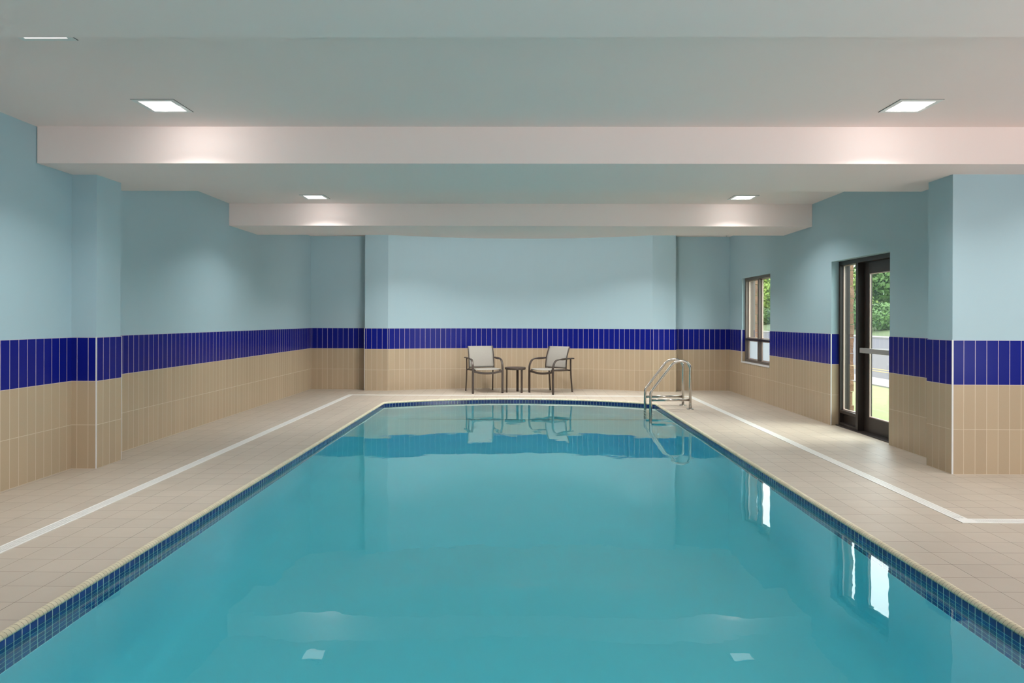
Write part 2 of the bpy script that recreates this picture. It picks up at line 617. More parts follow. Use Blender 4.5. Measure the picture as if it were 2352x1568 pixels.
# white metal corner strips
def strip(name, x, y, dx, dy, z0=0.0, z1=ZT3 + 0.004, w=0.012):
    bm = bmesh.new()
    box(bm, min(x, x + dx * w) - 0.001, max(x, x + dx * w) + 0.001, min(y, y + dy * w) - 0.001, max(y, y + dy * w) + 0.001, z0, z1, bevel=0.0008)
    return struct(link_mesh(name, bm, M['strip']))
strip('trim_1', XP - 0.0, 6.57, -0.8, 0.4)
strip('trim_2', XPR, 6.51, 1.1, 0.4)
strip('trim_3', XR, DY0 - 0.006, 1, 0.5, 0, ZT3)
strip('trim_4', XR, WY0 - 0.006, 1, 0.5, WZ0, ZT3)
strip('trim_5', -3.067, YF, 0.5, 0.5)
strip('trim_6', XP, 6.985, -0.5, -0.5)

# ------------------------------------------------------------------ ceiling and beams
bm = bmesh.new()
box(bm, XL - 0.2, XA + 0.2, Y0 - 0.2, 6.7, ZC, ZC + 0.15)
box(bm, XL - 0.2, 4.43, 6.7, 14.8, ZC, ZC + 0.15)
struct(link_mesh('ceiling', bm, M['ceiling']))
for i, (ya, yb, xa, xb) in enumerate(((-2.0, -0.7, XL, XA), (2.06, 3.365, XL, XA), (6.091, 7.397, XL, XA), (10.146, 11.248, XL, XR))):
    bm = bmesh.new()
    if i == 2:
        # the part over the side bay stops at the bay wall
        vs = [(XL, 6.091), (XA, 6.091), (XA, 6.52), (XR + 0.006, 6.52), (XR + 0.006, 7.397), (XL, 7.397)]
        lo = [bm.verts.new((x, y, ZS)) for x, y in vs]; hi = [bm.verts.new((x, y, ZC + 0.01)) for x, y in vs]
        bm.faces.new(list(reversed(lo))); bm.faces.new(hi)
        for k in range(6):
            bm.faces.new((lo[k], lo[(k + 1) % 6], hi[(k + 1) % 6], hi[k]))
    else:
        box(bm, xa - 0.006, xb + 0.006, ya, yb, ZS, ZC + 0.01)
    o = struct(link_mesh('ceiling_beam', bm, M['ceiling']))

# ------------------------------------------------------------------ pool outline
PXL, PXR_, PY0, PYE = -2.318, 2.303, 0.35, 11.89
CAR = 4.2
pool = []
hw = (PXR_ - PXL) / 2; cxp = (PXR_ + PXL) / 2
tm = math.asin(hw / CAR)
sag = CAR * (1 - math.cos(tm))
pool.append((PXL, PY0))
NSEG = 60
for i in range(NSEG + 1):
    th = -tm + 2 * tm * i / NSEG
    pool.append((cxp + CAR * math.sin(th), PYE + sag - CAR * (1 - math.cos(th))))
pool.append((PXR_, PY0))
pool_c = pool                                      # clockwise: left of travel is outwards


def loopfill(bm, outer, holes, z, mat=0, flip=False):
    edges = []
    for lp in [outer] + holes:
        vs = [bm.verts.new((x, y, z)) for x, y in lp]
        for i in range(len(vs)): edges.append(bm.edges.new((vs[i], vs[(i + 1) % len(vs)])))
    r = bmesh.ops.triangle_fill(bm, use_beauty=True, use_dissolve=False, edges=edges)
    fs = [g for g in r['geom'] if isinstance(g, bmesh.types.BMFace)]
    for f in fs:
        f.material_index = mat
        f.normal_update()
        if (f.normal.z < 0) != flip: f.normal_flip()
    return fs


bm = bmesh.new()
hole = offset_poly(pool_c, 0.001, True)
fs = loopfill(bm, [(XL - 0.12, Y0 - 0.12), (XA + 0.12, Y0 - 0.12), (XA + 0.12, 6.9), (4.42, 6.9), (4.42, 14.7), (XL - 0.12, 14.7)], [hole], 0.0)
r = bmesh.ops.extrude_face_region(bm, geom=fs)
vs = [g for g in r['geom'] if isinstance(g, bmesh.types.BMVert)]
bmesh.ops.translate(bm, verts=vs, vec=(0, 0, -0.12))
bmesh.ops.recalc_face_normals(bm, faces=bm.faces)
struct(link_mesh('floor', bm, M['floor']))


def ring_sweep(bm, base, prof, u0=0.0, uz=False, mat=0, closed_prof=False):
    """rings at (inset, z) for each profile point around the closed pool outline, uv = (run, z or profile run)"""
    lay = bm.loops.layers.uv.get('UVMap') or bm.loops.layers.uv.new('UVMap')
    n = len(base)
    run = [0.0]
    for i in range(n): run.append(run[-1] + (Vector(base[(i + 1) % n]) - Vector(base[i])).length)
    rings = []
    for ins, z in prof:
        p = offset_poly(base, -ins, True)
        rings.append([bm.verts.new((x, y, z)) for x, y in p])
    m = len(rings) - (0 if closed_prof else 1)
    for k in range(m):
        A, B = rings[k], rings[(k + 1) % len(rings)]
        for i in range(n):
            j = (i + 1) % n
            f = bm.faces.new((A[j], A[i], B[i], B[j])); f.material_index = mat
            zz = (prof[k][1], prof[(k + 1) % len(prof)][1])
            uvv = ((run[i + 1] + u0, zz[0]), (run[i] + u0, zz[0]), (run[i] + u0, zz[1]), (run[i + 1] + u0, zz[1]))
            for lp, q in zip(f.loops, uvv): lp[lay].uv = (q[0], q[1] + 0.02 + 0.053 * 40)
    return rings


pool_t = thing('swimming_pool', 'long turquoise swimming pool sunk in the tiled deck, its far end gently curved', 'swimming pool', (0, 6.5, 0))
WZ = -0.052
def child(o):
    o.matrix_parent_inverse = Matrix.Translation((0, -6.5, 0)) if o.parent is pool_t else o.matrix_parent_inverse
    return o

bm = bmesh.new()
ring_sweep(bm, pool_c, [(0.0301, -0.3382), (0.0301, -1.0), (0.06, -1.16), (0.15, -1.27), (0.3, -1.32)])
fl = offset_poly(pool_c, -0.3, True)
f_ = bm.faces.new([bm.verts.new((x, y, -1.32)) for x, y in reversed(fl)])
bmesh.ops.remove_doubles(bm, verts=bm.verts, dist=1e-4)
o = link_mesh('plaster_basin', bm, M['plaster'], pool_t, smooth=True); child(o)
o['label'] = 'pale aqua plaster walls and floor of the basin'
pb = o
bm = bmesh.new()
_u0 = (PY0 - 3.104) % 0.053
ring_sweep(bm, pool_c, [(0.0, -0.018), (0.030, -0.018), (0.030, -0.338), (0.0, -0.338)], u0=0.053 * 20 + _u0, closed_prof=True)
o = link_mesh('waterline_tile', bm, M['mosaic'], pool_t); child(o)
o['label'] = 'navy mosaic tile band with pale grout'
bm = bmesh.new()
ring_sweep(bm, pool_c, [(-0.001, -0.03), (-0.001, 0.001), (0.003, 0.0065), (0.010, 0.0105), (0.018, 0.0105), (0.026, 0.006), (0.032, -0.002), (0.036, -0.012), (0.036, -0.019), (0.026, -0.021), (0.026, -0.03)], closed_prof=True)
o = link_mesh('coping', bm, M['coping'], pool_t, smooth=True); child(o)
o['label'] = 'cream bullnose coping tiles'
# body of water
bm = bmesh.new()
wp_ = offset_poly(pool_c, -0.018, True)
lo = [bm.verts.new((x, y, -1.36)) for x, y in wp_]; hi = [bm.verts.new((x, y, WZ)) for x, y in wp_]
n = len(lo)
for i in range(n):
    bm.faces.new((hi[i], hi[(i + 1) % n], lo[(i + 1) % n], lo[i]))
bm.faces.new(list(reversed(hi))); bm.faces.new(lo)
bmesh.ops.recalc_face_normals(bm, faces=bm.faces)
o = link_mesh('water', bm, M['water'], pool_t); child(o)
o['label'] = 'calm clear turquoise water'

# ------------------------------------------------------------------ deck drain channel
def drain(path, name, label):
    t = thing(name, label, 'drain', (path[0][0], path[0][1], 0.0))
    inv = Matrix.Translation((-path[0][0], -path[0][1], 0))
    W = 0.098
    ctr = [Vector(p) for p in path]
    bm = bmesh.new()
    a = offset_poly(path, W / 2); b = offset_poly(path, -W / 2)
    rail = 0.014
    a2 = offset_poly(path, W / 2 - rail); b2 = offset_poly(path, -W / 2 + rail)
    for p, q in ((a, a2), (b2, b)):
        n = len(p)
        V = [[bm.verts.new((x, y, z)) for x, y in k] for k in (p, q) for z in (-0.004, 0.0035)]
        for i in range(n - 1):
            bm.faces.new((V[1][i], V[1][i + 1], V[3][i + 1], V[3][i]))
            bm.faces.new((V[0][i], V[0][i + 1], V[1][i + 1], V[1][i]))
            bm.faces.new((V[3][i], V[3][i + 1], V[2][i + 1], V[2][i]))
    bmesh.ops.recalc_face_normals(bm, faces=bm.faces)
    o = link_mesh('channel_frame', bm, M['drain'], t); o.matrix_parent_inverse = inv
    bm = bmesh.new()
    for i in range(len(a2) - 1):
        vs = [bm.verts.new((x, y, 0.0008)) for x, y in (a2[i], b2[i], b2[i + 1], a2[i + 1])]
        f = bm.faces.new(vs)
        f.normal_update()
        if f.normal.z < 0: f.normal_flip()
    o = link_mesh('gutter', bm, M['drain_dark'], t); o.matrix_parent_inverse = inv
    bm = bmesh.new()
    for i in range(len(path) - 1):
        p, q = Vector(path[i]), Vector(path[i + 1])
        d = (q - p); L = d.length; d.normalize(); nrm = Vector((-d.y, d.x))
        s = 0.07
        # solid end plates at the mitred corner
        while s < L - 0.07:
            c = p + d * s
            h = W / 2 - rail
            pts = [c - d * 0.0042 - nrm * h, c + d * 0.0042 - nrm * h, c + d * 0.0042 + nrm * h, c - d * 0.0042 + nrm * h]
            lo = [bm.verts.new((k.x, k.y, 0.0)) for k in pts]; hi = [bm.verts.new((k.x, k.y, 0.0030)) for k in pts]
            bm.faces.new(hi)
            for k in range(4): bm.faces.new((lo[k], lo[(k + 1) % 4], hi[(k + 1) % 4], hi[k]))
            s += 0.0125
        # two long bars tying the slats
        for off in (-0.012, 0.012):
            for sgn in (1,):
                c0 = p + d * 0.06 + nrm * off; c1 = q - d * 0.06 + nrm * off
                vs = [c0 - nrm * 0.003, c1 - nrm * 0.003, c1 + nrm * 0.003, c0 + nrm * 0.003]
                bm.faces.new([bm.verts.new((k.x, k.y, 0.0032)) for k in vs])
    for i in range(1, len(path) - 1):
        p = Vector(path[i]); d1 = (Vector(path[i - 1]) - p).normalized(); d2 = (Vector(path[i + 1]) - p).normalized()
        for d in (d1, d2):
            nrm = Vector((-d.y, d.x)); h = W / 2 - rail
            vs = [p - d * W / 2 - nrm * h, p + d * 0.065 - nrm * h, p + d * 0.065 + nrm * h, p - d * W / 2 + nrm * h]
            bm.faces.new([bm.verts.new((k.x, k.y, 0.0031)) for k in vs])
    for i in range(1, len(path) - 1):
        p = path[i]
        box(bm, p[0] - W / 2, p[0] + W / 2, p[1] - W / 2, p[1] + W / 2, 0.0, 0.0036)
    o = link_mesh('grate', bm, M['drain'], t); o.matrix_parent_inverse = inv
    return t

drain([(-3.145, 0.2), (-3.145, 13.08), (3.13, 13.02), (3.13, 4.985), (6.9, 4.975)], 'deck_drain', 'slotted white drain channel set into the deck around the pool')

# ------------------------------------------------------------------ recessed ceiling lights
LAMP = (1.0, 0.995, 0.98)
def fixture_lamps(cx, cy, power, side=0.0, wash=2.5, aim=0.0, spread=128):
    # a downlight with a wide shielded beam plus an added lamp washing the ceiling beam
    area_light('lamp', (cx, cy, ZC - 0.0045), (cx, cy, 0), 0.25, 0.25, power, LAMP, spread)
    if wash:
        area_light('lamp', (cx, cy + 0.02, ZC - 0.009), (cx + aim, cy + 0.52, ZC - 0.839), 0.24, 0.008, wash, LAMP, 176)



def downlight(cx, cy, label, power=15, wash=1.5, first=[None]):
    if first[0] is None:
        t = thing('ceiling_light', label, 'ceiling light', (cx, cy, ZC), 0, 'square recessed ceiling lights')
        bm = bmesh.new()
        s0, s1 = 0.162, 0.128
        for x0, x1, y0, y1 in ((-s0, s0, -s0, -s1), (-s0, s0, s1, s0), (-s0, -s1, -s1, s1), (s1, s0, -s1, s1)):
            box(bm, x0, x1, y0, y1, -0.006, 0.0)
        link_mesh('trim_ring', bm, M['trim'], t)
        bm = bmesh.new()
        g0, g1 = 0.166, 0.162
        for x0, x1, y0, y1 in ((-g0, g0, -g0, -g1), (-g0, g0, g1, g0), (-g0, -g1, -g1, g1), (g1, g0, -g1, g1)):
            box(bm, x0, x1, y0, y1, -0.002, 0.0)
        link_mesh('trim_shadow', bm, M['trim_shade'], t)  # dark line painted as the shadow of the trim flange
        bm = bmesh.new()
        box(bm, -s1, s1, -s1, s1, -0.003, 0.0)
        link_mesh('diffuser', bm, M['diffuser'], t)
        first[0] = t
    else:
        src = first[0]
        t = src.copy(); COL.objects.link(t); t.location = (cx, cy, ZC); t['label'] = label
        for ch in src.children:
            if ch.type != 'MESH': continue
            c = ch.copy(); COL.objects.link(c); c.parent = t
    fixture_lamps(cx, cy, power, -1 if cx < 0 else 1, wash=wash, aim=0.2 if (cx < 0 and cy < 7) else 0.0)
    return t

LX0, LX1, LY1, LY2 = -2.799, 3.019, 5.495, 9.59
P_MAIN = 19
downlight(LX0, LY1, 'square recessed ceiling light nearest the camera on the left, before the wide beam', P_MAIN, 2.5)
downlight(LX1, LY1, 'square recessed ceiling light nearest the camera on the right, before the wide beam', P_MAIN)
downlight(LX0, LY2, 'small square ceiling light on the left, between the two beams', P_MAIN)
downlight(LX1, LY2, 'small square ceiling light on the right, between the two beams', P_MAIN)
downlight(-2.815, 4.037, 'square recessed ceiling light almost wholly hidden behind the near beam, top left', 10, 0)
# lamps of the bays the picture does not show
def hidden_lamp(x, y, p):
    fixture_lamps(x, y, p, 0, 0)
    if y > 12:      # added wash lamp that brightens the far wall
        area_light('lamp', (x, y - 0.8, ZC - 0.03), (x, y + 0.2, ZC - 0.53), 0.5, 0.08, 10, LAMP, 170)
hidden_lamp(LX0, 1.1, 9); hidden_lamp(LX1, 1.1, 12)
hidden_lamp(5.3, 5.45, 16)
hidden_lamp(-1.7, 12.4, 28); hidden_lamp(0.1, 12.4, 22); hidden_lamp(1.9, 12.4, 28)

# sprinkler head over the right recess
sp = thing('sprinkler_head', 'tiny ceiling sprinkler above the right far recess', 'sprinkler', (4.02, 13.8, ZC))
bm = bmesh.new(); bmesh.ops.create_cone(bm, cap_ends=True, segments=20, radius1=0.035, radius2=0.028, depth=0.008, matrix=Matrix.Translation((0, 0, -0.004)))
link_mesh('escutcheon', bm, M['trim'], sp)
bm = bmesh.new(); bmesh.ops.create_cone(bm, cap_ends=True, segments=12, radius1=0.008, radius2=0.01, depth=0.03, matrix=Matrix.Translation((0, 0, -0.022)))
bmesh.ops.create_cone(bm, cap_ends=True, segments=16, radius1=0.018, radius2=0.018, depth=0.002, matrix=Matrix.Translation((0, 0, -0.038)))
link_mesh('nozzle', bm, M['steel'], sp)

# ------------------------------------------------------------------ window
def bar(bm, y0, y1, z0, z1, x0, x1, mat=0, bev=0.0015):
    box(bm, x0, x1, min(y0, y1), max(y0, y1), z0, z1, mat, bev)

win = thing('window_1', 'narrow bronze framed window high in the right wall near the far corner', 'window', (4.28, (WY0 + WY1) / 2, WZ0))
win['kind'] = 'structure'
winv = Matrix.Translation((-4.28, -(WY0 + WY1) / 2, -WZ0))
fx0, fx1 = 4.238, 4.413
bm = bmesh.new()
bar(bm, WY0, WY0 - 0.055, WZ0, WZ1, fx0, fx1)
bar(bm, WY1, WY1 + 0.055, WZ0, WZ1, fx0, fx1)
bar(bm, WY0 - 0.055, WY1 + 0.055, WZ1 - 0.05, WZ1, fx0, fx1)
bar(bm, WY0 - 0.055, WY1 + 0.055, WZ0 + 0.012, WZ0 + 0.055, fx0, fx1)
o = link_mesh('window_frame', bm, M['bronze_light'], win); o.matrix_parent_inverse = winv
bm = bmesh.new()
my = 12.60
bar(bm, my + 0.03, my - 0.03, WZ0 + 0.055, WZ1 - 0.05, fx0, 4.318)
o = link_mesh('mullion', bm, M['bronze_light'], win); o.matrix_parent_inverse = winv
bm = bmesh.new()
bar(bm, WY0 - 0.055, WY1 + 0.055, 1.035, 1.072, fx0 - 0.008, 4.32)
o = link_mesh('transom', bm, M['bronze'], win); o.matrix_parent_inverse = winv
for (ya, yb) in ((WY0 - 0.055, my + 0.03), (my - 0.03, WY1 + 0.055)):
    for (za, zb, gm) in ((WZ0 + 0.055, 1.035, 'frost'), (1.072, WZ1 - 0.05, 'glass')):
        bm = bmesh.new()
        bar(bm, ya, ya - 0.018, za, zb, 4.292, 4.314)
        bar(bm, yb, yb + 0.018, za, zb, 4.292, 4.314)
        bar(bm, ya - 0.018, yb + 0.018, za, za + 0.018, 4.292, 4.314)
        bar(bm, ya - 0.018, yb + 0.018, zb - 0.018, zb, 4.292, 4.314)
        o = link_mesh('sash', bm, M['gasket'], win); o.matrix_parent_inverse = winv
        bm = bmesh.new()
        bar(bm, ya - 0.018, yb + 0.018, za + 0.018, zb - 0.018, 4.308, 4.314, 0, 0)
        g = link_mesh('pane', bm, M[gm], o)
        g['label'] = 'frosted pane' if gm == 'frost' else 'clear pane'
bm = bmesh.new()
box(bm, XR - 0.012, fx0 + 0.01, WY1 - 0.0, WY0 + 0.0, WZ0 - 0.012, WZ0 + 0.012, bevel=0.002)
o = link_mesh('window_sill', bm, M['strip'], win); o.matrix_parent_inverse = winv
o['label'] = 'thin white sill'

# ------------------------------------------------------------------ door with side light
door = thing('door_1', 'dark bronze glass door with side light and push bar in the right wall', 'door', (4.33, 8.77, 0))
door['kind'] = 'structure'
dinv = Matrix.Translation((-4.33, -8.77, 0))
def dpart(name, bm, mat, parent=door, label=None):
    o = link_mesh(name, bm, mat, parent)
    if parent is door: o.matrix_parent_inverse = dinv
    if label: o['label'] = label
    return o
jx0, jx1 = 4.28, 4.413
bm = bmesh.new()
bar(bm, DY0, DY0 - 0.045, 0, WZ1, jx0, jx1)
bar(bm, DY1, DY1 + 0.045, 0, WZ1, jx0, jx1)
bar(bm, DY0 - 0.045, DY1 + 0.045, WZ1 - 0.055, WZ1, jx0, jx1)
bar(bm, 9.035, 8.975, 0, WZ1 - 0.055, jx0, jx1)
dpart('door_frame', bm, M['bronze'])
# side light
bm = bmesh.new()
bar(bm, DY0 - 0.045, 9.035, 0.0, 0.045, jx0, jx1)
bar(bm, DY0 - 0.045, 9.035, 0.175, 0.215, jx0, jx1)
bar(bm, DY0 - 0.045, 9.035, 0.045, 0.175, jx0 + 0.05, jx1 - 0.03)
sl = dpart('side_light', bm, M['bronze'])
bm = bmesh.new()
ya, yb, za, zb = DY0 - 0.045, 9.035, 0.215, WZ1 - 0.055
bar(bm, ya, ya - 0.012, za, zb, 4.322, 4.343); bar(bm, yb, yb + 0.012, za, zb, 4.322, 4.343)
bar(bm, ya - 0.012, yb + 0.012, za, za + 0.012, 4.322, 4.343); bar(bm, ya - 0.012, yb + 0.012, zb - 0.012, zb, 4.322, 4.343)
link_mesh('glazing_stop', bm, M['gasket'], sl)
bm = bmesh.new()
bar(bm, ya - 0.012, yb + 0.012, za + 0.012, zb - 0.012, 4.337, 4.343, 0, 0)
link_mesh('pane', bm, M['glass'], sl)
# door leaf
lx0, lx1 = 4.352, 4.397
ly0, ly1 = 8.972, DY1 + 0.047
bm = bmesh.new()
st = 0.125
bar(bm, ly0, ly0 - st, 0.016, 2.137, lx0, lx1)
bar(bm, ly1, ly1 + st, 0.016, 2.137, lx0, lx1)
bar(bm, ly0 - st, ly1 + st, 0.016, 0.20, lx0, lx1)
bar(bm, ly0 - st, ly1 + st, 1.995, 2.137, lx0, lx1)
leaf = dpart('door_leaf', bm, M['bronze'])
bm = bmesh.new()
ya, yb, za, zb = ly0 - st, ly1 + st, 0.20, 1.995
bar(bm, ya, ya - 0.012, za, zb, 4.36, 4.378); bar(bm, yb, yb + 0.012, za, zb, 4.36, 4.378)
bar(bm, ya - 0.012, yb + 0.012, za, za + 0.012, 4.36, 4.378); bar(bm, ya - 0.012, yb + 0.012, zb - 0.012, zb, 4.36, 4.378)
link_mesh('glazing_stop', bm, M['gasket'], leaf)
bm = bmesh.new()
bar(bm, ya - 0.012, yb + 0.012, za + 0.012, zb - 0.012, 4.372, 4.378, 0, 0)
link_mesh('pane', bm, M['glass'], leaf)
bm = bmesh.new()
bar(bm, 8.895, 8.13, 1.003, 1.063, 4.262, 4.29, 0, 0.003)
bar(bm, 8.895, 8.855, 1.01, 1.056, 4.285, 4.356, 0, 0.002)
bar(bm, 8.17, 8.13, 1.01, 1.056, 4.285, 4.356, 0, 0.002)
link_mesh('push_bar', bm, M['alu'], leaf)['label'] = 'satin aluminium push bar'
bm = bmesh.new()
box(bm, 4.24, 4.47, DY1, DY0, 0.0, 0.012, bevel=0.003)
dpart('threshold', bm, M['bronze'])

# ------------------------------------------------------------------ stone facing outside
def stone_block(bm, x0, x1, y0, y1, z0, z1, seed):
    nx, ny, nz = 3, max(3, int((y1 - y0) / 0.03)), max(3, int((z1 - z0) / 0.03))
    ny = min(ny, 16)
    tmp = bmesh.new()
    box(tmp, 0, 1, 0, 1, 0, 1)
    bmesh.ops.subdivide_edges(tmp, edges=tmp.edges, cuts=6, use_grid_fill=True)
    for v_ in tmp.verts:
        p = Vector((x0 + v_.co.x * (x1 - x0), y0 + v_.co.y * (y1 - y0), z0 + v_.co.z * (z1 - z0)))
        nn = noise.noise_vector(p * 14 + Vector((seed, 0, 0)))
        edge = 1.0
        p.x += nn.x * 0.014 * (1 if v_.co.x > 0.5 else 0.2)
        if v_.co.y in (0, 1) or v_.co.x == 1: p.y += nn.y * 0.008
        v_.co = p
    me = bpy.data.meshes.new('tmp'); tmp.to_mesh(me); tmp.free()
    bm.from_mesh(me); bpy.data.meshes.remove(me)

bm = bmesh.new()
k = 0
for (ya, yb, za, zb) in ((WY0, WY0 + 0.8, -0.3, 2.3), (DY0, DY0 + 0.4, -0.3, 2.3), (DY0 + 0.4, WY1, -0.3, 0.0), (WY1 - 0.4, WY1, -0.3, 2.3), (DY1 - 0.4, DY1, -0.3, 2.3)):
    z = za; row = 0
    while z < zb - 0.02:
        h = [0.195, 0.165, 0.21, 0.18, 0.155][row % 5]
        z2 = min(z + h, zb)
        stone_block(bm, 4.415, 4.475 + 0.006 * ((row * 7) % 3), ya, yb, z + 0.004, z2 - 0.004, k)
        z = z2; row += 1; k += 1
for (ya, yb, za, zb) in ((DY0 + 0.4, WY1 - 0.4, 0.0, 2.3), (WY1, WY0, -0.3, 0.6)):
    box(bm, 4.415, 4.47, ya, yb, za, zb)
struct(link_mesh('wall_exterior', bm, M['stone'], smooth=False))

# ------------------------------------------------------------------ outdoors
def ground_strip(name, pts, mat, label):
    """a slab following an (x, z) section, running along y"""
    bm = bmesh.new()
    y0, y1 = 2.0, 110.0
    ny = 27
    cols = []
    for i in range(ny + 1):
        y = y0 + (y1 - y0) * i / ny
        cols.append([bm.verts.new((x, y, z)) for x, z in pts])
    for i in range(ny):
        for j in range(len(pts) - 1):
            f = bm.faces.new((cols[i][j], cols[i][j + 1], cols[i + 1][j + 1], cols[i + 1][j]))
    r = bmesh.ops.extrude_face_region(bm, geom=list(bm.faces))
    bmesh.ops.translate(bm, verts=[g for g in r['geom'] if isinstance(g, bmesh.types.BMVert)], vec=(0, 0, -0.3))
    bmesh.ops.recalc_face_normals(bm, faces=bm.faces)
    o = link_mesh(name, bm, mat)
    o['kind'] = 'structure'; o['label'] = label
    return o

ground_strip('lawn', [(4.42, -0.06), (6.5, -0.12), (8.55, -0.16)], M['grass'], 'sunlit lawn just outside the glass door')
ground_strip('footpath', [(8.55, -0.13), (9.55, -0.12)], M['walk'], 'pale concrete footpath beside the road')
ground_strip('road', [(9.55, -0.22), (13.5, 0.08), (18.0, 0.50)], M['road'], 'grey asphalt road outside the door')
ground_strip('kerb', [(18.0, 0.58), (18.5, 0.62)], M['walk'], 'pale kerb along the far side of the road')
ground_strip('verge', [(18.5, 0.60), (21.0, 1.02), (30.0, 1.9)], M['verge'], 'green verge rising beyond the road')
for xs in (10.75, 11.05):
    bm = bmesh.new()
    z = lambda x: -0.22 + (x - 9.55) * 0.30 / 3.95 + 0.004
    vs = [bm.verts.new(p) for p in ((xs, 2, z(xs)), (xs + 0.11, 2, z(xs + 0.11)), (xs + 0.11, 110, z(xs + 0.11)), (xs, 110, z(xs)))]
    bm.faces.new(vs)
    o = link_mesh('road_line', bm, M['yellow'])
    o['label'] = 'yellow painted centre line on the road, ' + ('nearer the building' if xs < 11 else 'farther from the building')
    o['category'] = 'road marking'; o['group'] = 'double yellow road line'

def leaf_crown(bm, c, rx, ry, rz, n, size, rnd):
    for _ in range(n):
        d = Vector((rnd.gauss(0, 1), rnd.gauss(0, 1), rnd.gauss(0, 1))).normalized()
        r = rnd.uniform(0.72, 1.0) * (1 + 0.28 * noise.noise(d * 2.3 + Vector(c)))
        p = Vector(c) + Vector((d.x * rx * r, d.y * ry * r, d.z * rz * r))
        a = Vector((rnd.gauss(0, 1), rnd.gauss(0, 1), rnd.gauss(0, 0.6))).normalized()
        b = a.cross(d if abs(a.dot(d)) < 0.95 else Vector((0, 0, 1))).normalized()
        s = size * rnd.uniform(0.6, 1.3)
        vs = [p + a * s, p + b * s * 0.6, p - a * s, p - b * s * 0.6]
        bm.faces.new([bm.verts.new(q) for q in vs])

def tree(x, y, z, h, w, mat, label, seed):
    rnd = random.Random(seed)
    t = thing('tree', label, 'tree', (x, y, z), 0, 'trees beyond the road')
    bm = bmesh.new()
    prof = circ(1.0, 8)
    pts = [Vector((0.12 * math.sin(k), 0.1 * math.cos(2 * k), k * h * 0.14)) for k in range(5)]
    rings = []
    for i, p in enumerate(pts):
        r = 0.22 * (1 - i * 0.16)
        rings.append([bm.verts.new((p.x + r * a, p.y + r * b, p.z - 0.2)) for a, b in prof])
    for i in range(4):
        for j in range(8):
            bm.faces.new((rings[i][j], rings[i][(j + 1) % 8], rings[i + 1][(j + 1) % 8], rings[i + 1][j]))
    link_mesh('trunk', bm, M['bark'], t, smooth=True)
    bm = bmesh.new()
    for _ in range(11):
        a = rnd.uniform(0, 2 * PI); q = rnd.uniform(0, w * 0.62); zz = rnd.uniform(0.16, 0.8) * h
        s = rnd.uniform(0.32, 0.5)
        leaf_crown(bm, (q * math.cos(a), q * math.sin(a), zz), w * s, w * s, h * s * 0.42, 420, 0.14, rnd)
    leaf_crown(bm, (0, 0, h * 0.55), w * 0.7, w * 0.7, h * 0.42, 1200, 0.15, rnd)
    link_mesh('foliage', bm, M[mat], t)
    return t

TR = [(24.4, 46.0, 6.4, 2.9, 'leaf_a', 'green tree beyond the road filling most of the door glass'),
      (23.4, 50.6, 4.3, 2.3, 'leaf_b', 'light green tree beyond the road, seen through the narrow side light'),
      (30.0, 57.5, 7.0, 3.4, 'leaf_b', 'paler tree farther back, showing over the tops of the front trees'),
      (23.5, 60.0, 5.6, 2.7, 'leaf_a', 'dark green tree beyond the road, between the door and window views'),
      (24.0, 68.2, 6.6, 3.2, 'leaf_b', 'yellow-green tree seen through the right half of the narrow window'),
      (26.5, 77.0, 8.0, 3.8, 'leaf_a', 'darker green tree seen through the narrow window beside the mullion')]
for i, (x, y, h, w, m_, lb) in enumerate(TR):
    tree(x, y, 1.15, h, w, m_, lb, 11 + i)
for i, (x, y, lb) in enumerate(((20.7, 39.6, 'dark bush on the verge at the right edge of the door glass'),
                                (20.6, 42.9, 'dark bush on the verge low in the middle of the door glass'),
                                (20.2, 46.3, 'dark bush on the verge low beside the door side light'),
                                (21.3, 61.6, 'dark bush on the verge low in the narrow window'))):
    rnd = random.Random(50 + i)
    bm = bmesh.new()
    for _ in range(4):
        leaf_crown(bm, (rnd.uniform(-0.5, 0.5), rnd.uniform(-0.6, 0.6), rnd.uniform(0.5, 0.8)), 0.9, 1.0, 0.8, 500, 0.09, rnd)
    o = link_mesh('bush', bm, M['leaf_a'])
    o.location = (x, y, 0.95)
    o['label'] = lb; o['category'] = 'bush'; o['group'] = 'bushes on the verge'

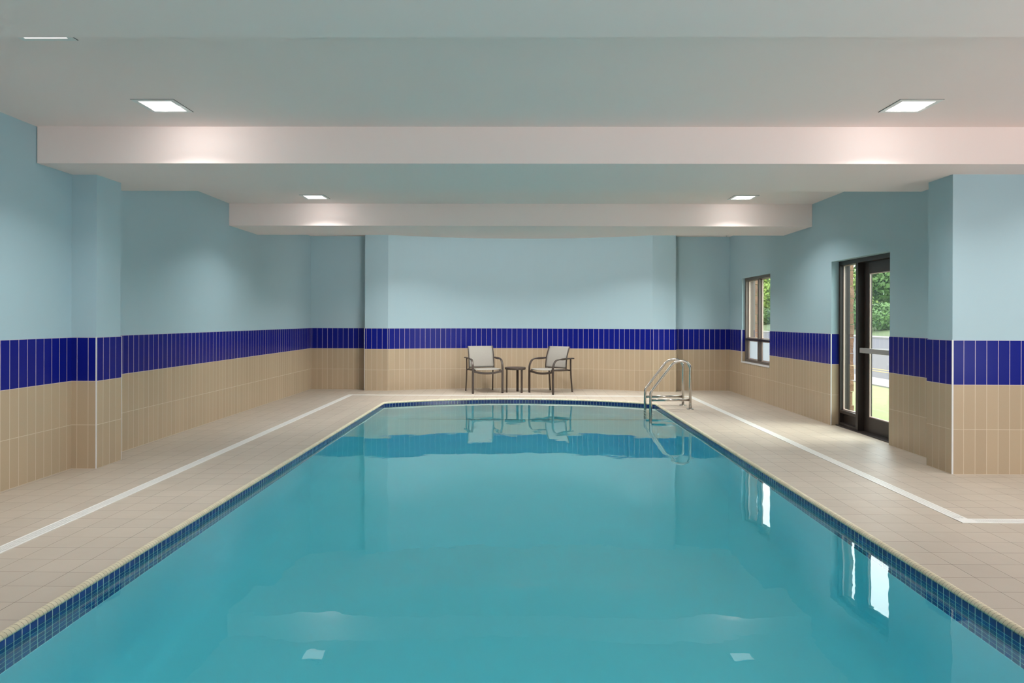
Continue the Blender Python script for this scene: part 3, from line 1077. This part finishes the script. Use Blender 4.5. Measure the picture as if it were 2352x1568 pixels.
# ------------------------------------------------------------------ pool ladder
lad = thing('pool_ladder', 'stainless steel pool ladder with two looped handrails at the far right pool corner', 'ladder', (2.69, 11.41, 0))
linv = Matrix.Translation((-2.69, -11.41, 0))
for yy, xw in ((11.66, 2.066), (11.165, 2.066)):
    xd = 2.69
    # rail: vertical in the water, slanted up, round over the top, down to the deck
    pts = [(xw, yy, -1.15), (xw, yy, 0.30), (2.49, yy, 0.88), (xd - 0.01, yy, 0.775), (xd, yy, 0.0)]
    pts = [(xw, yy, -1.15), (xw, yy, 0.262), (2.475, yy, 0.80), (xd, yy, 0.80), (xd, yy, 0.0)]
    bm = bmesh.new()
    path = fillet([pts[0], pts[1], (2.505, yy, 0.838), (xd - 0.002, yy, 0.756), (xd, yy, 0.0)], [0.10, 0.10, 0.105], 10)
    path = [Vector(pts[0])] + fillet([pts[0], (xw, yy, 0.262), (2.445, yy, 0.759), (xd, yy, 0.759), (xd, yy, 0.0)], [0.11, 0.20, 0.13], 10)[1:]
    sweep(bm, path, circ(0.0215, 16), up=Vector((0, 1, 0)))
    r = link_mesh('handrail', bm, M['steel'], lad, smooth=True); r.matrix_parent_inverse = linv
    bm = bmesh.new()
    sweep(bm, [(xw, yy, 0.142), (xd, yy, 0.146)], circ(0.0195, 16), up=Vector((0, 1, 0)))
    r = link_mesh('crossbar', bm, M['steel'], lad, smooth=True); r.matrix_parent_inverse = linv
    bm = bmesh.new()
    prof = [(0.0215, 0.018), (0.030, 0.017), (0.052, 0.012), (0.058, 0.006), (0.058, 0.0)]
    ring = []
    for rr, zz in prof:
        ring.append([bm.verts.new((xd + rr * math.cos(a * PI / 12), yy + rr * math.sin(a * PI / 12), zz)) for a in range(24)])
    for i in range(len(prof) - 1):
        for j in range(24):
            bm.faces.new((ring[i][j], ring[i + 1][j], ring[i + 1][(j + 1) % 24], ring[i][(j + 1) % 24]))
    bmesh.ops.recalc_face_normals(bm, faces=bm.faces)
    r = link_mesh('floor_flange', bm, M['steel'], lad, smooth=True); r.matrix_parent_inverse = linv
for zz in (-0.22, -0.50, -0.78):
    bm = bmesh.new()
    box(bm, 2.035, 2.115, 11.165, 11.66, zz - 0.02, zz + 0.02, bevel=0.008)
    r = link_mesh('tread', bm, M['tread'], lad); r.matrix_parent_inverse = linv
    r['label'] = 'white underwater tread'

# ------------------------------------------------------------------ patio chairs
def make_chair(label, loc, rz):
    t = thing('patio_armchair', label, 'chair', loc, rz, 'brown metal sling armchairs')
    fr = M['frame']
    flat = rrect(0.040, 0.022, 0.006)     # wide across x
    for s in (-1, 1):
        xf, xb = 0.292 * s, 0.262 * s
        # front leg
        bm = bmesh.new()
        sweep(bm, [(xf, 0.022, 0.012), (xf, 0.02, 0.2), (xf, 0.018, 0.44)], rrect(0.040, 0.030, 0.007), up=Vector((0, 1, 0)))
        lg = link_mesh('leg', bm, fr, t, smooth=False)
        bm = bmesh.new(); box(bm, xf - 0.018, xf + 0.018, 0.009, 0.035, 0.0, 0.013, bevel=0.002)
        link_mesh('foot_cap', bm, M['rubber'], lg)
        # rear leg
        bm = bmesh.new()
        sweep(bm, smooth_path([(xb + 0.014 * s, 0.640, 0.012), (xb + 0.008 * s, 0.615, 0.22), (xb + 0.008 * s, 0.595, 0.44), (xb + 0.010 * s, 0.590, 0.648)], 4), rrect(0.022, 0.032, 0.006), up=Vector((0, 1, 0)))
        lg = link_mesh('leg', bm, fr, t)
        bm = bmesh.new(); box(bm, xb + 0.014 * s - 0.011, xb + 0.014 * s + 0.011, 0.625, 0.655, 0.0, 0.013, bevel=0.002)
        link_mesh('foot_cap', bm, M['rubber'], lg)
        # arm curving up from the front leg and back
        bm = bmesh.new()
        path = smooth_path([(xf, 0.018, 0.44), (xf, 0.022, 0.50), (xf, 0.045, 0.565), (xf, 0.088, 0.617), (xf, 0.150, 0.643), (xf, 0.24, 0.650), (xf * 0.99, 0.42, 0.653), (xf * 0.985, 0.56, 0.656), (xf * 0.985, 0.66, 0.657)], 5)
        sweep(bm, path, rrect(0.042, 0.020, 0.006), up=Vector((0, 1, 0.001)))
        link_mesh('armrest', bm, fr, t)
        # side rail under the sling seat
        bm = bmesh.new()
        sweep(bm, smooth_path([(0.247 * s, 0.03, 0.438), (0.247 * s, 0.08, 0.448), (0.245 * s, 0.3, 0.436), (0.243 * s, 0.54, 0.432)], 5), rrect(0.024, 0.034, 0.007))
        link_mesh('seat_rail', bm, fr, t)
        # side rail of the back
        bm = bmesh.new()
        sweep(bm, smooth_path([(0.254 * s, 0.470, 0.435), (0.254 * s, 0.472, 0.50), (0.253 * s, 0.480, 0.60), (0.252 * s, 0.508, 0.72), (0.251 * s, 0.550, 0.82), (0.250 * s, 0.582, 0.882)], 5), rrect(0.018, 0.026, 0.006), up=Vector((0, 1, 0)))
        link_mesh('back_rail', bm, fr, t)
    # bowed rail between the front legs
    bm = bmesh.new()
    path = [(-0.275 + 0.55 * i / 16, 0.020, 0.418 - 0.036 * math.sin(PI * i / 16)) for i in range(17)]
    sweep(bm, path, rrect(0.022, 0.040, 0.006))
    link_mesh('front_rail', bm, fr, t)
    bm = bmesh.new()
    sweep(bm, [(-0.262, 0.585, 0.425), (0.262, 0.585, 0.425)], rrect(0.022, 0.030, 0.006))
    sweep(bm, [(-0.25, 0.476, 0.47), (0.25, 0.476, 0.47)], circ(0.008, 8))
    link_mesh('rear_rail', bm, fr, t)
    # sling seat
    bm = bmesh.new()
    nu, nv = 12, 14
    def sheet(fn, th):
        A = [[bm.verts.new(fn(i / nu, j / nv)) for j in range(nv + 1)] for i in range(nu + 1)]
        fs = []
        for i in range(nu):
            for j in range(nv):
                fs.append(bm.faces.new((A[i][j], A[i + 1][j], A[i + 1][j + 1], A[i][j + 1])))
        bm.normal_update()
        bmesh.ops.solidify(bm, geom=fs, thickness=th)
    def seat_pt(a, b):
        x = -0.245 + 0.49 * a; y = 0.012 + 0.465 * b
        sag = 0.016 * math.sin(PI * a) * math.sin(PI * min(1, 0.15 + b * 0.8))
        front = 0.014 * (1 - b * 5) ** 2 if b < 0.2 else 0
        return (x, y, 0.470 - 0.012 * b - sag - front)
    sheet(seat_pt, 0.004)
    bmesh.ops.recalc_face_normals(bm, faces=bm.faces)
    link_mesh('seat', bm, M['sling'], t, smooth=True)
    bm = bmesh.new()
    def back_pt(a, b):
        x = (-0.252 + 0.504 * a) * (1 - 0.01 * b)
        z = 0.475 + 0.410 * b
        y = 0.468 + 0.010 * b + 0.112 * b ** 2.1 + 0.012 * math.sin(PI * a)
        return (x, y, z)
    sheet(back_pt, 0.004)
    bmesh.ops.recalc_face_normals(bm, faces=bm.faces)
    link_mesh('backrest', bm, M['sling'], t, smooth=True)
    return t

def copy_thing(src, loc, rz, label):
    r = src.copy(); COL.objects.link(r); r.location = loc; r.rotation_euler = (0, 0, rz); r['label'] = label
    for ch in list(src.children):
        c = ch.copy(); COL.objects.link(c); c.parent = r
        for g in ch.children:
            d = g.copy(); COL.objects.link(d); d.parent = c
    return r

c1 = make_chair('brown metal armchair with light grey sling, left of the small round table', (-0.604, 13.413, 0), math.radians(18.4))
c2 = copy_thing(c1, (0.389, 13.425, 0), math.radians(-41.5), 'brown metal armchair with light grey sling, turned inwards right of the small round table')

# ------------------------------------------------------------------ round side table
tb = thing('side_table', 'small round dark brown metal table between the two armchairs', 'table', (-0.090, 13.665, 0))
bm = bmesh.new()
R = 0.203
prof = [(0.0, 0.487), (R - 0.012, 0.487), (R - 0.003, 0.484), (R, 0.476), (R, 0.452), (R - 0.004, 0.443), (R - 0.016, 0.443), (R - 0.020, 0.46), (0.0, 0.46)]
rings = [[bm.verts.new((r_ * math.cos(a * PI / 24), r_ * math.sin(a * PI / 24), z_)) for a in range(48)] if r_ > 0 else [bm.verts.new((0, 0, z_))] for r_, z_ in prof]
for i in range(len(rings) - 1):
    A, B = rings[i], rings[i + 1]
    for j in range(48):
        k = (j + 1) % 48
        if len(A) == 1: bm.faces.new((A[0], B[j], B[k]))
        elif len(B) == 1: bm.faces.new((A[j], B[0], A[k]))
        else: bm.faces.new((A[j], B[j], B[k], A[k]))
bmesh.ops.recalc_face_normals(bm, faces=bm.faces)
link_mesh('tabletop', bm, M['frame'], tb)
for lx, ly in ((-0.178, -0.075), (0.045, 0.180), (0.138, -0.135)):
    a = math.atan2(ly, lx)
    bm = bmesh.new()
    d = Vector((math.cos(a), math.sin(a), 0)); r0 = 0.182
    q = Vector((-d.y, d.x, 0))
    # a channel leg curved like the rim
    sec = []
    for k in range(7):
        b_ = (k - 3) / 3 * 0.135
        sec.append((math.cos(a + b_) * r0, math.sin(a + b_) * r0))
    for k in range(6, -1, -1):
        b_ = (k - 3) / 3 * 0.125
        sec.append((math.cos(a + b_) * (r0 - 0.012), math.sin(a + b_) * (r0 - 0.012)))
    lo = [bm.verts.new((x, y, 0.0)) for x, y in sec]; hi = [bm.verts.new((x, y, 0.462)) for x, y in sec]
    n = len(sec)
    for k in range(n): bm.faces.new((lo[k], lo[(k + 1) % n], hi[(k + 1) % n], hi[k]))
    bm.faces.new(hi); bm.faces.new(list(reversed(lo)))
    bmesh.ops.recalc_face_normals(bm, faces=bm.faces)
    link_mesh('leg', bm, M['frame'], tb)
